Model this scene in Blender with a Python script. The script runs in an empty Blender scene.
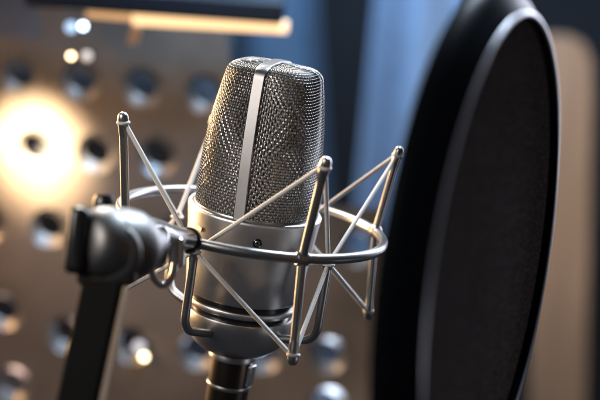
import bpy, bmesh, math, random
from mathutils import Vector, Matrix
random.seed(7)
PI = math.pi
sc = bpy.context.scene
col = sc.collection
V = Vector

# ------------------------------------------------------------------ camera
ELEV, ROLL, DIST, FOC = math.radians(13.7), math.radians(9.0), 0.70, 85.0
K = 36.0 / 600.0 / FOC                       # metres per photo pixel at 1 m
view = V((0, math.cos(ELEV), -math.sin(ELEV)))
right0 = V((1, 0, 0)); up0 = right0.cross(view)
# the world vertical leans to the right in the picture
right = right0 * math.cos(ROLL) + up0 * math.sin(ROLL)
up = up0 * math.cos(ROLL) - right0 * math.sin(ROLL)
cam_pos = -view * DIST + right * (47 * K * DIST) + up * (22 * K * DIST)
cd = bpy.data.cameras.new('camera'); cam = bpy.data.objects.new('camera', cd); col.objects.link(cam)
m = Matrix.Identity(4)
for i in range(3):
    m[i][0] = right[i]; m[i][1] = up[i]; m[i][2] = -view[i]; m[i][3] = cam_pos[i]
cam.matrix_world = m
cd.lens = FOC; cd.sensor_width = 36; cd.clip_start = 0.01; cd.clip_end = 50
cd.dof.use_dof = True; cd.dof.focus_distance = 0.668; cd.dof.aperture_fstop = 4.9
cd.dof.aperture_blades = 0
sc.camera = cam

def at(px, py, d):
    """a point at distance d in front of the lens, measured on the 600x400 photograph"""
    return cam_pos + view * d + right * ((px - 300) * K * d) + up * ((200 - py) * K * d)
def atY(px, py, Y):
    r = (at(px, py, 1) - cam_pos)
    return cam_pos + r * ((Y - cam_pos.y) / r.y)

# ------------------------------------------------------------------ helpers
def tag(o, label=None, cat=None, group=None, kind=None):
    if label: o['label'] = label
    if cat: o['category'] = cat
    if group: o['group'] = group
    if kind: o['kind'] = kind
    return o
def empty(name, loc):
    o = bpy.data.objects.new(name, None); col.objects.link(o); o.location = loc
    o.empty_display_size = 0.01
    return o
class MB:
    def __init__(s): s.v = []; s.f = []
    def add(s, vs, fs):
        n = len(s.v); s.v += [tuple(p) for p in vs]; s.f += [tuple(i + n for i in f) for f in fs]; return s
    def tube(s, pts, r, seg=16, cap=True, closed=False):
        pts = [V(p) for p in pts]; n = len(pts)
        rr = r if isinstance(r, (list, tuple)) else [r] * n
        tan = []
        for i in range(n):
            a = pts[(i - 1) % n] if (closed or i > 0) else pts[i]
            b = pts[(i + 1) % n] if (closed or i < n - 1) else pts[i]
            tan.append((b - a).normalized())
        ref = V((0, 0, 1)) if abs(tan[0].z) < .9 else V((1, 0, 0))
        nrm = (ref - tan[0] * ref.dot(tan[0])).normalized()
        vs = []; fs = []
        for i in range(n):
            nrm = (nrm - tan[i] * nrm.dot(tan[i])).normalized()
            bi = tan[i].cross(nrm)
            for k in range(seg):
                a = 2 * PI * k / seg
                vs.append(pts[i] + (nrm * math.cos(a) + bi * math.sin(a)) * rr[i])
        m_ = n if closed else n - 1
        for i in range(m_):
            j = (i + 1) % n
            for k in range(seg):
                l = (k + 1) % seg
                fs.append((i * seg + k, i * seg + l, j * seg + l, j * seg + k))
        if cap and not closed:
            fs.append(tuple(range(seg))[::-1]); fs.append(tuple((n - 1) * seg + k for k in range(seg)))
        return s.add(vs, fs)
    def lathe(s, prof, o=V((0, 0, 0)), axis=V((0, 0, 1)), seg=96, capa=True, capb=True):
        axis = V(axis).normalized(); ref = V((1, 0, 0)) if abs(axis.x) < .9 else V((0, 1, 0))
        u = (ref - axis * ref.dot(axis)).normalized(); w = axis.cross(u)
        vs = []; fs = []
        for r, z in prof:
            for k in range(seg):
                a = 2 * PI * k / seg
                vs.append(V(o) + axis * z + (u * math.cos(a) + w * math.sin(a)) * r)
        for i in range(len(prof) - 1):
            for k in range(seg):
                l = (k + 1) % seg
                fs.append((i * seg + k, i * seg + l, (i + 1) * seg + l, (i + 1) * seg + k))
        if capa: fs.append(tuple(range(seg))[::-1])
        if capb: fs.append(tuple((len(prof) - 1) * seg + k for k in range(seg)))
        return s.add(vs, fs)
    def box(s, c, ax, ay, az):
        """centre and three half-axis vectors"""
        c = V(c); vs = [c + ax * i + ay * j + az * k for i in (-1, 1) for j in (-1, 1) for k in (-1, 1)]
        return s.add(vs, [(0, 1, 3, 2), (4, 6, 7, 5), (0, 4, 5, 1), (2, 3, 7, 6), (0, 2, 6, 4), (1, 5, 7, 3)])
    def build(s, name, mat, parent=None, smooth=True, bevel=0, sub=0, angle=40):
        me = bpy.data.meshes.new(name); me.from_pydata(s.v, [], s.f); me.update()
        bm = bmesh.new(); bm.from_mesh(me); bmesh.ops.recalc_face_normals(bm, faces=bm.faces); bm.to_mesh(me); bm.free()
        if smooth:
            me.polygons.foreach_set('use_smooth', [True] * len(me.polygons))
            try: me.set_sharp_from_angle(angle=math.radians(angle))
            except Exception: pass
        me.materials.append(mat)
        o = bpy.data.objects.new(name, me); col.objects.link(o)
        if parent:
            o.parent = parent
            t = V((0, 0, 0)); q = parent
            while q: t += q.location; q = q.parent
            me.transform(Matrix.Translation(-t))
        if bevel:
            b = o.modifiers.new('bevel', 'BEVEL'); b.width = bevel; b.segments = 4; b.limit_method = 'ANGLE'
            b.harden_normals = False
        if sub:
            b = o.modifiers.new('sub', 'SUBSURF'); b.levels = b.render_levels = sub
        return o
def smooth_path(pts, n=10, rad=None):
    """catmull-rom through points"""
    P = [V(p) for p in pts]; P = [P[0] * 2 - P[1]] + P + [P[-1] * 2 - P[-2]]
    out = []
    for i in range(1, len(P) - 2):
        for k in range(n):
            t = k / n
            a, b, c, d = P[i - 1], P[i], P[i + 1], P[i + 2]
            out.append(0.5 * ((2 * b) + (c - a) * t + (2 * a - 5 * b + 4 * c - d) * t * t + (-a + 3 * b - 3 * c + d) * t ** 3))
    out.append(P[-2]); return out
def fillet(pts, r, n=8):
    """polyline with rounded corners"""
    P = [V(p) for p in pts]; out = [P[0]]
    for i in range(1, len(P) - 1):
        a = (P[i - 1] - P[i]); b = (P[i + 1] - P[i])
        q = min(r, a.length * .45, b.length * .45)
        A = P[i] + a.normalized() * q; B = P[i] + b.normalized() * q
        for k in range(n + 1):
            t = k / n; out.append(A * (1 - t) ** 2 + P[i] * 2 * t * (1 - t) + B * t * t)
    out.append(P[-1]); return out

# ------------------------------------------------------------------ materials
def mat(name, base, metal=0., rough=.5, noise=0., nscale=200., bump=0., bscale=800., spec=.5, emit=None, estr=0, rvar=0., aniso=0, sheen=0, stretch=None):
    M = bpy.data.materials.new(name); M.use_nodes = True
    nt = M.node_tree; N = nt.nodes; L = nt.links; b = N['Principled BSDF']
    b.inputs['Base Color'].default_value = (*base, 1); b.inputs['Metallic'].default_value = metal
    b.inputs['Roughness'].default_value = rough; b.inputs['Specular IOR Level'].default_value = spec
    b.inputs['Anisotropic'].default_value = aniso
    if sheen: b.inputs['Sheen Weight'].default_value = sheen
    tc = N.new('ShaderNodeTexCoord'); mp = N.new('ShaderNodeMapping'); L.new(tc.outputs['Object'], mp.inputs[0])
    if stretch: mp.inputs['Scale'].default_value = stretch
    if noise or rvar:
        n = N.new('ShaderNodeTexNoise'); n.inputs['Scale'].default_value = nscale; n.inputs['Detail'].default_value = 6
        L.new(mp.outputs[0], n.inputs['Vector'])
        if noise:
            r = N.new('ShaderNodeMapRange'); r.inputs['From Min'].default_value = .25; r.inputs['From Max'].default_value = .75
            r.inputs['To Min'].default_value = 1 - noise; r.inputs['To Max'].default_value = 1 + noise
            L.new(n.outputs['Fac'], r.inputs['Value'])
            mx = N.new('ShaderNodeVectorMath'); mx.operation = 'SCALE'; mx.inputs[0].default_value = base
            L.new(r.outputs[0], mx.inputs['Scale']); L.new(mx.outputs[0], b.inputs['Base Color'])
        if rvar:
            r = N.new('ShaderNodeMapRange'); r.inputs['To Min'].default_value = max(.02, rough - rvar); r.inputs['To Max'].default_value = rough + rvar
            L.new(n.outputs['Fac'], r.inputs['Value']); L.new(r.outputs[0], b.inputs['Roughness'])
    if bump:
        n2 = N.new('ShaderNodeTexNoise'); n2.inputs['Scale'].default_value = bscale; n2.inputs['Detail'].default_value = 4
        L.new(mp.outputs[0], n2.inputs['Vector'])
        bp = N.new('ShaderNodeBump'); bp.inputs['Strength'].default_value = bump; bp.inputs['Distance'].default_value = .0004
        L.new(n2.outputs['Fac'], bp.inputs['Height']); L.new(bp.outputs[0], b.inputs['Normal'])
    if emit:
        b.inputs['Emission Color'].default_value = (*emit, 1); b.inputs['Emission Strength'].default_value = estr
    return M
STRAPM = mat('strap_nickel', (.22, .215, .21), 1, .36, noise=.06, nscale=90, bump=.12, bscale=5000)
NICKEL = mat('satin_nickel', (.54, .52, .50), 1, .38, noise=.06, nscale=90, bump=.12, bscale=5000, rvar=.05)
NICKEL_L = mat('light_nickel', (.52, .50, .48), 1, .30, noise=.05, nscale=120, rvar=.06)
WIRE = mat('grille_wire', (.15, .145, .14), 1, .42, noise=.15, nscale=400)
INNER = mat('inner_mesh', (.78, .74, .70), 1, .42)
RODM = mat('dark_nickel', (.33, .325, .32), 1, .34, noise=.04, nscale=60, rvar=.02)
BLACKB = mat('black_band', (.008, .008, .010), 0, .22)
CUPM = mat('cup_metal', (.42, .40, .38), 1, .36, noise=.06, nscale=120, bump=.1, bscale=5000)
RUBBER = mat('black_rubber', (.020, .015, .010), .3, .5, noise=.2, nscale=200, bump=.1)
BLACKM = mat('black_enamel', (.006, .006, .006), 0, .3, rvar=.08)
CORD = mat('elastic_cord', (.50, .48, .45), 0.0, .6, noise=.25, nscale=2500, bump=.5, bscale=4000, sheen=.3)
CHROME = mat('clamp_metal', (.50, .50, .50), 1, .24, noise=.1, nscale=80, rvar=.08)
GOLD = mat('gold_glint', (.8, .52, .22), 1, .25)
PLUGM = mat('bronze_shell', (.07, .055, .045), 1, .3, rvar=.05, nscale=150)
CAPS = mat('capsule_brass', (.10, .08, .06), 1, .4)

# ------------------------------------------------------------------ microphone
mic = tag(empty('microphone', (0, 0, -.062)), 'satin nickel studio microphone with wedge shaped wire grille held in the suspension ring', 'microphone')
prof = [(.0272, -.0362), (.0282, -.0358), (.0286, -.0350), (.0302, -.020), (.0323, .000), (.0331, .0062), (.0331, .0070), (.0326, .0078), (.0313, .0080), (.0302, .0077), (.0294, .0066)]
MB().lathe(prof, seg=160).build('body', NICKEL, mic, angle=50)
MB().lathe([(.0246, -.0455), (.0250, -.0453), (.0250, -.0420), (.0246, -.0418)], seg=128).build('black_band', BLACKB, mic)
MB().lathe([(.0262, -.0400), (.0267, -.0398), (.0267, -.0360), (.0262, -.0358)], seg=128).build('black_band', BLACKB, mic)
MB().lathe([(.0256, -.0425), (.0275, -.0422), (.0279, -.0417), (.0281, -.0398), (.0278, -.0393), (.0260, -.0391)], seg=128).build('lower_ring', NICKEL, mic)
# recessed screw on the front of the body
ang = math.radians(-82)
zz = -.0015
rb = .0322
nrm = V((math.cos(ang), math.sin(ang), -.11)).normalized()
pc = V((math.cos(ang) * rb, math.sin(ang) * rb, zz)) + nrm * .0003
scr = MB().lathe([(.0023, -.0012), (.0023, .0001), (.0021, .0003), (.0018, .0001), (.0017, -.0002), (.0, -.0002)], pc, nrm, 32, capb=False).build('screw', BLACKB, mic)
t1 = nrm.cross(V((0, 0, 1))).normalized(); t2 = nrm.cross(t1)
MB().lathe([(.0014, -.0003), (.0014, .0002), (.0012, .0004), (0.0001, .0004)], pc, nrm, 24).build('screw_head', RODM, scr)
MB().box(pc + nrm * .0004, t1 * .0002, t2 * .0010, nrm * .0001).box(pc + nrm * .0004, t1 * .0010, t2 * .0002, nrm * .00012).build('screw_slot', BLACKB, scr)

# grille surface
AZ = math.radians(-16)
sdir = V((math.sin(AZ), -math.cos(AZ), 0)); pdir = V((math.cos(AZ), math.sin(AZ), 0))
Z0, Z1, RC = .0070, .0790, .0045
def sect(z):
    t = max(0, min(1, (z - Z0) / (Z1 - Z0)))
    a = .0296 * (1 - t) + .0170 * t
    b = .0296 * (1 - t) + .0212 * t
    a += .0012 * math.sin(PI * t); b += .0012 * math.sin(PI * t)
    n = 2 + 1.6 * min(1, t * 1.6)
    return a, b, n
HS = Z1 - RC - Z0
def surf(u, s, off=0.):
    """u angle measured from the strap direction, s arc length up the profile"""
    arc = RC * PI / 2
    if s <= HS: z = Z0 + s; ins = 0
    elif s <= HS + arc:
        q = (s - HS) / RC; z = Z1 - RC + RC * math.sin(q); ins = RC * (1 - math.cos(q))
    else: z = Z1 + .0012 * min(1, (s - HS - arc) / .012); ins = RC + (s - HS - arc)
    a, b, n = sect(min(z, Z1))
    c, d = math.cos(u), math.sin(u)
    r = (abs(c) ** n + abs(d) ** n) ** (-1 / n)
    k = max(.0, 1 - ins / ((a + b) / 2))
    ka = a * k - off; kb = b * k - off
    if ins > RC: ka += off; kb += off; z -= off
    return sdir * (c * r * max(ka, .0002)) + pdir * (d * r * max(kb, .0002)) + V((0, 0, z))
STOP = HS + RC * PI / 2 + .0125
def unif(nu, z=.04):
    """angles spaced evenly by arc length"""
    pts = []; N = 2000; acc = [0]
    prev = surf(0, .04)
    for i in range(1, N + 1):
        p = surf(2 * PI * i / N, .04); acc.append(acc[-1] + (p - prev).length); prev = p
    out = []; j = 0
    for k in range(nu):
        t = acc[-1] * k / nu
        while acc[j + 1] < t: j += 1
        out.append(2 * PI * (j + (t - acc[j]) / (acc[j + 1] - acc[j])) / N)
    return out
grille = MB().lathe([(.0299, Z0 - .0008), (.0302, Z0 + .0002), (.0302, Z0 + .0012), (.0299, Z0 + .0016), (.0294, Z0 + .0012)], seg=128).build('grille', RODM, mic)
wm = MB(); NU, PITCH, WR, AMP = 134, .00140, .00024, .00014
us = unif(NU); us2 = unif(NU * 2)
rows = int(STOP / PITCH)
for i in range(rows):
    s = .001 + i * PITCH
    if s > HS + .004 and i % 1: continue
    pts = [surf(us2[k], s, AMP * math.cos(PI * k + PI * i) * (1 if k % 2 == 0 else 0) * (1 if (k // 2) % 2 == 0 else -1)) for k in range(NU * 2)]
    wm.tube(pts, WR, 5, closed=True)
for k in range(NU):
    top = STOP if k % 4 == 0 else (HS + RC * 1.57 + .0075 if k % 2 == 0 else HS + RC * 1.57 + .004)
    pts = []
    i = 0
    while True:
        s = .0002 + i * PITCH / 2
        if s > top: break
        row = i / 2 - .5
        ph = -AMP * math.cos(PI * (row)) * (1 if k % 2 == 0 else -1) if i % 2 == 1 else 0
        pts.append(surf(us[k], s, ph)); i += 1
    wm.tube(pts, WR, 5)
wm.build('wire_mesh', WIRE, grille)
# coarser diagonal inner mesh
im = MB()
for d_ in (1, -1):
    for k in range(60):
        pts = [surf(2 * PI * k / 60 + d_ * (s_ / 60) * 1.9, s_ / 60 * (HS + .004), .0019 + d_ * .0002) for s_ in range(61)]
        im.tube(pts, .00055, 5)
im.build('inner_mesh', INNER, grille)
# strap over the grille
st = MB(); W = .0029; vs = []; fs = []
path = []
ns = 70
def strap_pt(side, s, w, off):
    dl = .085 * (1 - 1.85 * min(1, s / HS))
    p = surf(dl if side > 0 else PI, s, -off)
    return p + pdir * w
smax = HS + RC * PI / 2 + .0127
seq = [(1, .0002 + smax * i / ns) for i in range(ns + 1)]
seq2 = [(-1, .0002 + smax * i / ns) for i in range(ns, -1, -1)]
full = seq + seq2
for (sd, s) in full:
    for (w, o_) in ((-W, .0002), (-W, .0009), (-W + .0004, .0012), (W - .0004, .0012), (W, .0009), (W, .0002)):
        vs.append(strap_pt(sd, s, w, o_))
for i in range(len(full) - 1):
    for k in range(6):
        l = (k + 1) % 6; fs.append((i * 6 + k, i * 6 + l, (i + 1) * 6 + l, (i + 1) * 6 + k))
fs.append((0, 1, 2, 3, 4, 5)); nn = (len(full) - 1) * 6; fs.append(tuple(nn + k for k in range(6)))
st.add(vs, fs).build('strap', STRAPM, grille, angle=25)
# capsule inside
cp = MB().lathe([(.0155, -.004), (.0165, -.003), (.0165, .003), (.0155, .004), (.012, .0042)], V((0, 0, .050)), sdir, 64)
cp.lathe([(.006, .008), (.006, .034)], V((0, 0, 0)), V((0, 0, 1)), 32)
cp.build('capsule', CAPS, mic)

# ------------------------------------------------------------------ cable plug under the microphone
plug = tag(empty('cable_plug', (0, 0, -.115)), 'dark bronze cable plug with a small latch under the microphone', 'cable plug')
MB().lathe([(.0108, -.125), (.0108, -.072), (.0104, -.0695), (.0095, -.0690)], seg=64).build('plug_shell', PLUGM, plug)
la = math.radians(-25); ln = V((math.cos(la), math.sin(la), 0)); lt = V((-math.sin(la), math.cos(la), 0))
MB().box(ln * .0116 + V((0, 0, -.078)), ln * .0011, lt * .0028, V((0, 0, .0055))).build('latch', NICKEL_L, plug, bevel=.0006)
MB().lathe([(.0112, -.0865), (.0114, -.0860), (.0114, -.0850), (.0112, -.0845)], seg=64).build('plug_collar', RODM, plug)

# ------------------------------------------------------------------ suspension mount
R = .0655
sm = tag(empty('shock_mount', (0, 0, -.065)), 'nickel suspension ring with rods and criss-crossed elastic cords around the microphone', 'shock mount')
MB().tube([V((R * math.cos(a), R * math.sin(a), 0)) for a in [2 * PI * i / 120 for i in range(120)]], .0025, 16, closed=True).build('ring', RODM, sm)
# cradle that holds the foot of the microphone
cup = MB().lathe([(.0105, -.0672), (.0150, -.0668), (.0185, -.0652), (.0212, -.0630), (.0240, -.0600), (.0256, -.0560), (.0266, -.0505), (.0271, -.0462), (.0268, -.0454), (.0248, -.0452)], seg=128).build('cradle_cup', CUPM, sm, angle=60)
MB().lathe([(.0112, -.0712), (.0124, -.0707), (.0124, -.0680), (.0118, -.0670)], seg=64).build('cup_nut', RODM, cup)

def pol(deg, r, z): a = math.radians(deg); return V((r * math.cos(a), r * math.sin(a), z))
# name, angle, top(outward, z), bottom(outward, z)
OUT = dict(A=(207, .008, .046, .008, -.044), B=(293.5, .009, .046, .008, -.045), C=(21, .006, .0415, .005, -.044), D=(116, .003, .038, .005, -.044))
tops = {}; bots = {}
for key, (dg, ot, zt, ob, zb) in OUT.items():
    T = pol(dg, R + ot, zt); B_ = pol(dg, R + ob, zb); M0 = pol(dg, R + .0005, 0)
    tops[key] = T; bots[key] = B_
    rod = MB().tube(fillet([T, pol(dg, R + .0012, .002), pol(dg, R + .0012, -.002), B_], .006), .0021, 14)
    o = rod.build('rod', RODM, sm)
    MB().lathe([(.0005, .0038), (.0016, .0035), (.0024, .0024), (.0027, .0006), (.0026, -.003), (.0021, -.0080)], T, (T - M0).normalized(), 20).build('rod_tip', RODM, o)
    MB().lathe([(.0005, .0038), (.0016, .0035), (.0024, .0024), (.0027, .0006), (.0026, -.003), (.0021, -.0080)], B_, (B_ - M0).normalized(), 20).build('rod_tip', RODM, o)
    MB().lathe([(.0030, -.0030), (.0034, -.0024), (.0034, .0024), (.0030, .0030)], M0, V((-math.sin(math.radians(dg)), math.cos(math.radians(dg)), 0)), 24).build('joint', RODM, o)
INN = dict(FL=(242, .050, -.0085), FR=(325, .048, -.0085), BR=(62, .046, -.0085), BL=(151, .045, -.0085))
tips = {}
for key, (dg, r, z) in INN.items():
    T = pol(dg, r, z); tips[key] = T
    path = fillet([T, pol(dg, r, -.0475), pol(dg, .0240, -.0535)], .008, 10)
    h = MB().tube(path, .0021, 14).build('hook_arm', RODM, sm)
    MB().lathe([(.0005, .0030), (.0016, .0027), (.0024, .0015), (.0026, 0), (.0022, -.0022), (.0017, -.0035)], T, V((0, 0, 1)), 20).build('hook_tip', RODM, h)
def cord_loop(p, axis, parent):
    axis = axis.normalized(); u = axis.orthogonal().normalized(); w_ = axis.cross(u)
    MB().tube([p + (u * math.cos(2 * PI * k / 24) + w_ * math.sin(2 * PI * k / 24)) * .0024 for k in range(24)], .0009, 10, closed=True).build('cord_loop', CORD, parent)
for k_, T in list(tops.items()) + list(bots.items()): cord_loop(T - (T - pol(OUT[k_][0], R, 0)).normalized() * .0012, (T - pol(OUT[k_][0], R, 0)), sm)
for k_, T in tips.items(): cord_loop(T, V((0, 0, 1)), sm)
def cord(a, b, da=.0022, sag=0, n=2):
    a = V(a); b = V(b); d = (b - a).normalized()
    w = d.cross(view).normalized()
    # two strands round each tip
    for s in ((-1, 1) if n == 2 else (0,)):
        p = a + w * s * da; q = b + w * s * da * .55
        MB().tube([p + d * .0, q], .00105, 10).build('elastic_cord', CORD, sm)
for a, b, n in [('A', 'FL', 2), ('B', 'FL', 1), ('B', 'FR', 1), ('C', 'FR', 1), ('C', 'BR', 1), ('D', 'BR', 1), ('D', 'BL', 1), ('A', 'BL', 1)]:
    if n == 2: cord(tops[a], tips['FL'], .0016, 0, 1); continue
    cord(tops[a], tips[b], .0016, 0, 1)
for a, b in [('A', 'FL'), ('B', 'FL'), ('B', 'FR'), ('C', 'FR'), ('C', 'BR'), ('D', 'BR'), ('D', 'BL'), ('A', 'BL')]:
    cord(bots[a], tips[b], .0016, 0, 1)

# the ring hangs slightly nose-up on its elastic cords
TILT = math.tan(math.radians(2.5))
def tilt_z(p):
    r_ = math.hypot(p[0], p[1]); return -p[1] * TILT * max(0, min(1, (r_ - .030) / .018))
def tilt_tree(o):
    for ch in list(o.children):
        if ch.type == 'MESH':
            off = sm.location.copy()
            for v_ in ch.data.vertices:
                v_.co.z += tilt_z((v_.co.x + off.x, v_.co.y + off.y))
        tilt_tree(ch)
tilt_tree(sm)

# ------------------------------------------------------------------ stand with swivel clamp, out of focus in front
stand = tag(empty('microphone_stand', at(60, 420, .555)), 'black microphone stand with a blurred metal swivel clamp left of the microphone', 'microphone stand')
CLAMPM = mat('satin_clamp_metal', (.15, .147, .143), 1, .46, noise=.1, nscale=60, rvar=.05, bump=.1, bscale=3000)
e0 = at(88, 243, .562); e1 = at(148, 247, .582); ax = (e1 - e0).normalized(); Lc = (e1 - e0).length
MB().lathe([(.0004, -.0030), (.0060, -.0028), (.0105, -.0018), (.0130, .0006), (.0146, .0040), (.0153, .0080), (.0153, Lc * .62), (.0146, Lc * .78), (.0122, Lc * .93), (.0095, Lc), (.0078, Lc * 1.08), (.0070, Lc * 1.2)], e0, ax, 96).build('clamp_housing', CLAMPM, stand, angle=60)
MB().lathe([(.0152, Lc * .30), (.0154, Lc * .305), (.0154, Lc * .335), (.0152, Lc * .34)], e0, ax, 96).build('clamp_seam', RUBBER, stand)
fb = at(117, 248, .574)
MB().lathe([(.0128, 0), (.0132, .004), (.0132, .0125), (.0128, .0142), (.0116, .0153), (.0090, .0157), (.0088, .0150), (.0004, .0150)], fb, (-view - right * .12 - up * .1), 72).build('clamp_boss', CLAMPM, stand, angle=60)
for q in (at(148, 257, .572), at(75, 240, .560)):
    MB().lathe([(.0002, -.0028), (.0014, -.0025), (.0024, -.0014), (.0028, 0), (.0024, .0014), (.0018, .003)], q, view, 24).build('clamp_glint_ball', CHROME, stand)  # chrome balls added only to catch glints on the clamp
# side wing and top nub
MB().box(at(78, 240, .560), right * .0040, up * .0132 + right * .0012, view * .007).build('clamp_wing', BLACKM, stand, bevel=.003)
MB().lathe([(.004, 0), (.0046, .001), (.0046, .006), (.0035, .008)], at(104, 214, .585), up, 32).build('clamp_nub', BLACKM, stand)
# block below cap that takes the pole
MB().box(at(108, 270, .568), right * .0120, up * .0062, view * .0080).build('clamp_block', RUBBER, stand, bevel=.003)
# neck to the ring
ringP = pol(247, R, 0); ringP.z += tilt_z(ringP)
n0 = at(138, 232, .600); n1 = at(188, 240, .636)
MB().tube([n0, n0.lerp(n1, .25), n0.lerp(n1, .55), n0.lerp(n1, .85), n1], [.0068, .0072, .0060, .0050, .0048], 32).build('clamp_neck', CHROME, stand)
d = (ringP - n1).normalized()
MB().tube([n1 - d * .001, n1 + d * .0005, n1 + d * .006, ringP + d * .001], [.0056, .0060, .0060, .0050], 32).build('ferrule', BLACKM, stand)
MB().lathe([(.0008, .001), (.0018, .0008), (.0021, 0), (.0021, -.0012)], at(202, 229, .634), up + right * .2, 24).build('ferrule_glint', GOLD, stand)  # small gold piece stands in for a glint on the ferrule
bt = at(158, 226, .606); bb = at(156, 268, .606)
MB().tube([bt, bt.lerp(bb, .1), bt.lerp(bb, .5), bt.lerp(bb, .85), bb], [.0040, .0052, .0054, .0046, .0030], 32).build('clamp_barrel', CHROME, stand)
bt = at(176, 236, .622); bb = at(176, 268, .622)
MB().tube([bt, bt.lerp(bb, .1), bt.lerp(bb, .9), bb], [.0030, .0042, .0038, .0020], 32).build('clamp_barrel', CHROME, stand)
MB().tube(smooth_path([at(150, 262, .606), at(154, 278, .606), at(163, 285, .608), at(172, 276, .61), at(175, 264, .612)], 8), .0016, 12).build('clamp_loop', CHROME, stand)
pt = at(106, 268, .566); pb = at(69, 440, .552)
pdn = (pb - pt).normalized(); pside = (right - pdn * right.dot(pdn)).normalized(); pz = pdn.cross(pside)
MB().box((pt + pb) / 2, pside * .0078, pdn * ((pb - pt).length / 2), pz * .004).build('pole', mat('matt_black', (.004, .004, .004), 0, .6, spec=.08), stand, bevel=.0012)
MB().box((pt + pb) / 2 + pside * .0090 + pz * .001 * (1 if pz.dot(view) > 0 else -1), pside * .0010, pdn * ((pb - pt).length / 2), pz * .003).build('pole_highlight', mat('tan_edge_highlight', (.32, .24, .17), .6, .5), stand)  # tan strip paints the warm reflection along the side of the pole

# ------------------------------------------------------------------ pop filter
pcn = V((.0983, -.1497, .0402)); RP = .0930
tv = V((.35226, .93590, 0)); wz = V((-.08540, .03214, .99583)); pn = tv.cross(wz).normalized()
pf = tag(empty('pop_filter', pcn - wz * RP), 'large round black pop filter standing edge-on to the right of the microphone', 'pop filter')
def hoop(prof, name, m_, parent, seg=160):
    vs = []; fs = []; n = len(prof)
    for k in range(seg):
        a = 2 * PI * k / seg; rd = tv * math.cos(a) + wz * math.sin(a)
        for r, h in prof: vs.append(pcn + rd * r + pn * h)
    for k in range(seg):
        l = (k + 1) % seg
        for i in range(n):
            j = (i + 1) % n; fs.append((k * n + i, k * n + j, l * n + j, l * n + i))
    return MB().add(vs, fs).build(name, m_, parent, angle=50)
HOOPM = mat('hoop_plastic', (.005, .006, .008), 0, .35, spec=.012)
hp = hoop([(RP, .0016), (RP + .0003, .0022), (RP + .0012, .0027), (RP + .0024, .0024), (RP + .0038, .0004), (RP + .0085, -.0030), (RP + .0118, -.0070), (RP + .0125, -.0100), (RP + .0115, -.0125), (RP + .0080, -.0135), (RP, -.0120)], 'hoop', HOOPM, pf)
RIMM = mat('rim_metal', (.6, .6, .64), .7, .3)
MB().tube([pcn + (tv * math.cos(2 * PI * k / 200) + wz * math.sin(2 * PI * k / 200)) * (RP + .0014) + pn * .0022 for k in range(200)], .0009, 12, closed=True).build('rim', RIMM, hp)
# fabric: a disc with a fine open weave
FAB = bpy.data.materials.new('pop_fabric'); FAB.use_nodes = True
nt = FAB.node_tree; N = nt.nodes; L = nt.links; b = N['Principled BSDF']
b.inputs['Base Color'].default_value = (.030, .021, .017, 1); b.inputs['Roughness'].default_value = .75; b.inputs['Specular IOR Level'].default_value = .0
tc = N.new('ShaderNodeTexCoord'); vo = N.new('ShaderNodeTexVoronoi'); vo.inputs['Scale'].default_value = 1100; vo.inputs['Randomness'].default_value = .55
L.new(tc.outputs['Object'], vo.inputs['Vector'])
nz = N.new('ShaderNodeTexNoise'); nz.inputs['Scale'].default_value = 900; nz.inputs['Detail'].default_value = 3; L.new(tc.outputs['Object'], nz.inputs['Vector'])
bp = N.new('ShaderNodeBump'); bp.inputs['Strength'].default_value = .9; bp.inputs['Distance'].default_value = .0005
L.new(vo.outputs['Distance'], bp.inputs['Height']); L.new(bp.outputs[0], b.inputs['Normal'])
rmp = N.new('ShaderNodeMapRange'); rmp.inputs['From Min'].default_value = .35; rmp.inputs['From Max'].default_value = .7; rmp.inputs['To Min'].default_value = .2; rmp.inputs['To Max'].default_value = 3.0
L.new(nz.outputs['Fac'], rmp.inputs['Value'])
sv = N.new('ShaderNodeVectorMath'); sv.operation = 'SCALE'; sv.inputs[0].default_value = (.044, .037, .035); L.new(rmp.outputs[0], sv.inputs['Scale']); L.new(sv.outputs[0], b.inputs['Base Color'])
fd = MB(); seg = 96; vs = [pcn]; fs = []
rings = [.25, .5, .75, .9, 1.0]
for q in rings:
    for k in range(seg):
        a = 2 * PI * k / seg; vs.append(pcn + (tv * math.cos(a) + wz * math.sin(a)) * (RP + .0010) * q + pn * (-.0012))
for k in range(seg): fs.append((0, 1 + k, 1 + (k + 1) % seg))
for i in range(len(rings) - 1):
    for k in range(seg):
        l = (k + 1) % seg; fs.append((1 + i * seg + k, 1 + i * seg + l, 1 + (i + 1) * seg + l, 1 + (i + 1) * seg + k))
fd.add(vs, fs).build('mesh_fabric', FAB, hp)

# ------------------------------------------------------------------ background
YP = .38
PANELM = mat('panel_metal', (.25, .195, .15), .3, .42, noise=.5, nscale=9, rvar=.08)
# hole centres as a slightly skewed lattice in the plane of the panel (row x column)
def node(r, c):
    rows_ = {-3: ((-18, -155), (62, 4)), -2: ((-6, -78), (62, 4)), -1: ((6, -1), (62, 5)), 0: ((20, 75), (62, 6)), 1: ((35, 150), (61.5, 3)), 2: ((50, 228), (62, 4)), 3: ((68, 300), (65, 13)), 4: ((75, 389), (63, 4)), 5: ((88, 466), (63, 4))}
    (x, y), (dx, dy) = rows_[r]
    px, py = x + dx * c, y + dy * c
    if r == 3: py = 308 + 4 * min(c + 2, 1) + 40 * (1 - math.exp(-max(0, c + 1) * .8)) + max(0, c + 1)
    return px, py
pan = tag(empty('perforated_panel', atY(150, 420, YP)), 'blurred brown metal panel punched with rows of round holes behind the microphone', 'metal panel')
C0, C1 = -2, 7
pm = MB(); rim_faces = []
def w(px, py, off=0.): p = atY(px, py, YP); return p + V((0, off, 0))
seg = 32
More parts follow.
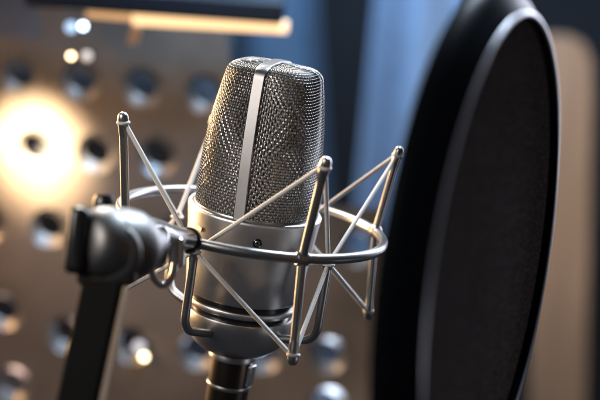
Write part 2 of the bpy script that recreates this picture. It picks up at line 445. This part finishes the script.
for r in range(-1, 5):
    for c in range(C0, C1):
        if (r == 0 and c > 3) or (r == 1 and c > 3) or (r == 2 and c > 5): continue
        ctr = w(*node(r, c))
        def corner(i, j):
            q = [w(*node(a, b_)) for a in (i - 1, i) for b_ in (j - 1, j)]
            return sum(q, V((0, 0, 0))) / 4
        cs = [corner(r, c), corner(r, c + 1), corner(r + 1, c + 1), corner(r + 1, c)]
        poly = []
        for i in range(4):
            for k in range(seg // 4): poly.append(cs[i].lerp(cs[(i + 1) % 4], k / (seg // 4)))
        if r == -1:
            if 1 <= c < 4: pm.add([cs[3], cs[2], cs[1].lerp(cs[2], .35), cs[0].lerp(cs[3], .35)], [(0, 1, 2, 3)])
            continue
        if r == 4 and c in (0, 1, 2, 3, 5, 6) or (r == 3 and c == 5):
            pm.add(cs, [(0, 1, 2, 3)]); continue
        a0 = math.atan2((poly[0] - ctr).z, (poly[0] - ctr).x)
        jx, jz = random.uniform(-.0006, .0006), random.uniform(-.0006, .0006)
        def circ(rad, dep, sq=1., off=0.):
            # punched holes are slightly oval and their axis leans
            out = []
            for k in range(seg):
                an = a0 - 2 * PI * k / seg; th = math.radians(-32)
                x, z = math.cos(an - th) * rad, math.sin(an - th) * rad * sq
                out.append(ctr + V((x * math.cos(th) - z * math.sin(th) - off + jx, dep, x * math.sin(th) + z * math.cos(th) + off + jz)))
            return out
        loops = [poly, circ(.0158, 0), circ(.0155, .0006, .98), circ(.0122, .0040, .82, .0006), circ(.0113, .0052, .78, .0008), circ(.0110, .0062, .78, .0008)]
        vs = [p for lp in loops for p in lp]; fs = []
        for i in range(len(loops) - 1):
            for k in range(seg):
                l = (k + 1) % seg; fs.append((i * seg + k, i * seg + l, (i + 1) * seg + l, (i + 1) * seg + k))
        for f_ in range(seg, len(fs)): rim_faces.append(len(pm.f) + f_)
        pm.add(vs, fs)
sh = pm.build('sheet', PANELM, pan, angle=12)
sh.data.materials.append(mat('bright_hole_edge', (.36, .33, .30), .75, .42, noise=.2, nscale=60))  # paler edge colour puts the lit crescents into the hole rims
for f_ in rim_faces: sh.data.polygons[f_].material_index = 1
BOARD = mat('blue_backing', (.06, .07, .095), 0, .5, noise=.5, nscale=14)
bmd = MB(); p0 = atY(-180, 480, .425); p1 = atY(420, 190, .425)
zs = atY(100, 275, .425).z
bmd.box((p0 + V((p1.x, p1.y, zs))) / 2, V(((p1 - p0).x / 2, 0, 0)), V((0, .003, 0)), V((0, 0, (zs - p0.z) / 2))).build('backing_board', BOARD, pan)
q1 = atY(236, 20, .425)
MB().box(V(((p0.x + q1.x) / 2, .425, (zs + q1.z) / 2 + .002)), V(((q1.x - p0.x) / 2, 0, 0)), V((0, .003, 0)), V((0, 0, (q1.z - zs) / 2))).build('backing_board', mat('dark_backing', (.13, .13, .14), 0, .6, noise=.3, nscale=10), pan)

# curtains
def curtain(name, label, pxs, Y, base, folds, m_, top=-90, bot=470, lean=0):
    o = MB(); vs = []; nx = 120; ny = 10
    for j in range(ny + 1):
        t = j / ny
        for i in range(nx + 1):
            s = i / nx
            x0, x1 = pxs[0][0] * (1 - t) + pxs[1][0] * t, pxs[0][1] * (1 - t) + pxs[1][1] * t
            p = atY(x0 + (x1 - x0) * s, top + (bot - top) * t, Y)
            vs.append(p + V((0, -folds[1] * math.sin(s * folds[0] * 2 * PI + folds[2]), 0)))
    fs = [(j * (nx + 1) + i, j * (nx + 1) + i + 1, (j + 1) * (nx + 1) + i + 1, (j + 1) * (nx + 1) + i) for j in range(ny) for i in range(nx)]
    q = o.add(vs, fs).build(name, m_)
    tag(q, label, 'curtain'); return q
CUR1 = mat('blue_cloth', (.045, .105, .18), 0, .8, noise=.15, nscale=30, sheen=.3)
CUR2 = mat('pale_blue_cloth', (.20, .33, .52), 0, .8, noise=.12, nscale=30, sheen=.3)
curtain('curtain', 'steel blue hanging cloth behind the upper left of the microphone', ((62, 314), (62, 350)), 1.15, 0, (3, .02, 0), CUR1)
curtain('curtain', 'pale periwinkle blue hanging cloth between the microphone and the pop filter', ((384, 470), (330, 470)), 1.17, 0, (1, .03, -1.2), CUR2)
WALL = mat('dark_blue_wall', (.005, .011, .018), 0, .8, noise=.3, nscale=5)
a_, b_ = atY(-300, 600, 1.6), atY(900, -250, 1.6)
bw = MB().box((a_ + b_) / 2, V(((b_ - a_).x / 2 + .3, 0, 0)), V((0, .01, 0)), V((0, 0, (b_ - a_).z / 2 + .3))).build('wall', WALL)
tag(bw, kind='structure')
# wooden board on the right
WOOD = mat('tan_wood', (.33, .225, .15), 0, .55, noise=.25, nscale=30, stretch=(1, 1, .12), bump=.2, bscale=60)
wp = []
outline = [(530, 470), (530, 36), (572, 38), (584, 44), (591, 60), (592, 90), (584, 470)]
vs = [atY(x, y, 1.2) for x, y in outline] + [atY(x, y, 1.2) + V((0, .03, 0)) for x, y in outline]
n = len(outline)
wb = MB().add(vs, [tuple(range(n)), tuple(range(n, 2 * n))[::-1]] + [(i, (i + 1) % n, n + (i + 1) % n, n + i) for i in range(n)]).build('wooden_board', WOOD, smooth=False)
tag(wb, 'tall tan wooden board with a rounded top corner behind the pop filter', 'board')

# dark bar with warm glowing underside
YL = .33
lamp = tag(empty('bar_lamp', atY(160, 10, YL)), 'long dark bar lamp with a golden glowing lower edge above the panel', 'lamp')
def quadbar(pxa, pxb, hpx, Y, depth, name, m_, parent, bevel=.001):
    a = atY(*pxa, Y); b_ = atY(*pxb, Y); dx = (b_ - a) / 2; dx2 = V((dx.x, 0, dx.z))
    upv = V((-dx2.z, 0, dx2.x)).normalized() * (hpx * K * (Y - cam_pos.y) / 2 * 1.02)
    return MB().box((a + b_) / 2, dx, upv, V((0, depth, 0))).build(name, m_, parent, bevel=bevel)
quadbar((28, -6), (284, 12), 22, YL, .012, 'lamp_housing', mat('lamp_black', (.012, .014, .02), 0, .4), lamp, .003)
quadbar((88, 12), (134, 16), 8, YL + .002, .008, 'light_strip', mat('warm_strip_dim', (.3, .2, .1), 0, .5, emit=(1, .55, .25), estr=.8), lamp)
quadbar((134, 18), (288, 27), 11, YL + .002, .008, 'light_strip', mat('warm_strip', (.8, .6, .4), 0, .5, emit=(1, .62, .30), estr=1.6), lamp)
quadbar((137, 25), (132, 44), 9, YL + .02, .004, 'lamp_stem', mat('stem', (.5, .3, .18), .5, .4, emit=(1, .6, .35), estr=.12), lamp)
def spark(px, py, Y, rad, colr, stren, label, nm='glint_disc'):  # emissive discs stand in for blurred glints, not real fittings
    p = atY(px, py, Y)
    e = tag(empty(nm, p), label, 'glint')
    MB().lathe([(rad * .2, -.0022), (rad * .8, -.0012), (rad, 0), (rad * .8, .002)], p, V((0, 1, 0)), 24).build('lens', mat(nm + '_glow', (.5, .5, .5), 0, .2, emit=colr, estr=stren), e)
    MB().lathe([(rad * 1.02, .0015), (rad * 1.3, .002), (rad * 1.3, .006), (rad, .006)], p, V((0, 1, 0)), 24).build('disc_surround', BLACKM, e)
spark(83, 26, .34, .0022, (.65, .82, 1), 14, 'small pale blue glint, a glowing disc close under the dark bar, on the right of a pair')
spark(71, 27, .34, .0040, (.45, .68, 1), 1.6, 'wider dim blue glint, a glowing disc close under the dark bar, on the left of a pair')
spark(71, 56, .34, .0018, (1, .70, .38), 14, 'small golden glint, a glowing disc under the left end of the bar')
spark(87, 56, .34, .0034, (1, .86, .78), 1.0, 'faint pinkish glint, a glowing disc beside the small golden one')
spark(144, 357, .37, .0022, (1, .86, .50), 12, 'single yellow glint, a glowing disc low on the panel right of the stand')
spark(139, 347, .375, .0045, (.75, .75, .85), .9, 'dim white glint, a glowing disc touching the yellow one')

# ------------------------------------------------------------------ lights
W_ = bpy.data.worlds.new('World'); sc.world = W_; W_.use_nodes = True
W_.node_tree.nodes['Background'].inputs[0].default_value = (.55, .60, .75, 1); W_.node_tree.nodes['Background'].inputs[1].default_value = .06
def area(name, loc, target, size, power, colr, sy=None, spread=180):
    l = bpy.data.lights.new(name, 'AREA'); l.energy = power; l.color = colr; l.size = size
    if sy: l.shape = 'RECTANGLE'; l.size_y = sy
    l.spread = math.radians(spread)
    o = bpy.data.objects.new(name, l); col.objects.link(o); o.location = loc
    o.rotation_euler = (V(target) - V(loc)).to_track_quat('-Z', 'Y').to_euler(); return o
def spot(name, loc, target, power, colr, deg, blend=1, rad=.02):
    l = bpy.data.lights.new(name, 'SPOT'); l.energy = power; l.color = colr; l.spot_size = math.radians(deg); l.spot_blend = blend; l.shadow_soft_size = rad
    o = bpy.data.objects.new(name, l); col.objects.link(o); o.location = loc
    o.rotation_euler = (V(target) - V(loc)).to_track_quat('-Z', 'Y').to_euler(); return o
area('cool_top_light', (.19, .38, .62), (0, 0, 0), .24, 3.4, (.70, .84, 1), spread=80)
area('back_left_light', (-.22, .36, .34), (0, 0, 0), .14, .9, (1, .92, .84), spread=70)
area('cool_right_light', (.30, .38, .08), (0, 0, -.01), .16, .55, (.80, .84, 1), .4, spread=60)
area('rim_light', (.62, -.20, -.12), pcn, .16, .30, (.92, .93, 1))
area('warm_left_light', (-.45, .28, -.02), (0, 0, -.02), .12, .9, (1, .62, .30), .30, spread=45)
area('soft_front_light', (-.55, -.55, .35), (0, 0, 0), .35, .44, (1, .93, .88), spread=40)
spot('panel_spot', atY(-30, 100, .28), atY(35, 150, YP), 17, (1, .80, .54), 39)
spot('panel_warm_wash', (-.55, .05, .16), atY(10, 215, YP), 16, (1, .58, .27), 36, rad=.1)
spot('panel_cool_wash', (.05, .10, .50), atY(180, 50, YP), 32, (.34, .62, 1), 30, rad=.1)
area('curtain_light', (.05, .86, .45), (.08, 1.15, -.02), .3, 8, (.58, .74, 1))
spot('curtain_warm_light', (.30, .85, -.25), atY(378, 170, 1.17), .8, (1, .66, .55), 40)
spot('board_blue_light', atY(300, 470, .408), atY(300, 340, .425), 1.0, (.6, .75, 1), 160)
spot('board_warm_light', atY(-30, 470, .408), atY(0, 360, .425), .5, (1, .72, .62), 160)
area('board_light', (.55, .50, .42), atY(572, 220, 1.2), .15, .68, (1, .80, .60), spread=60)

sc.view_settings.view_transform = 'Standard'; sc.view_settings.look = 'None'; sc.view_settings.exposure = 0
sc.cycles.max_bounces = 8
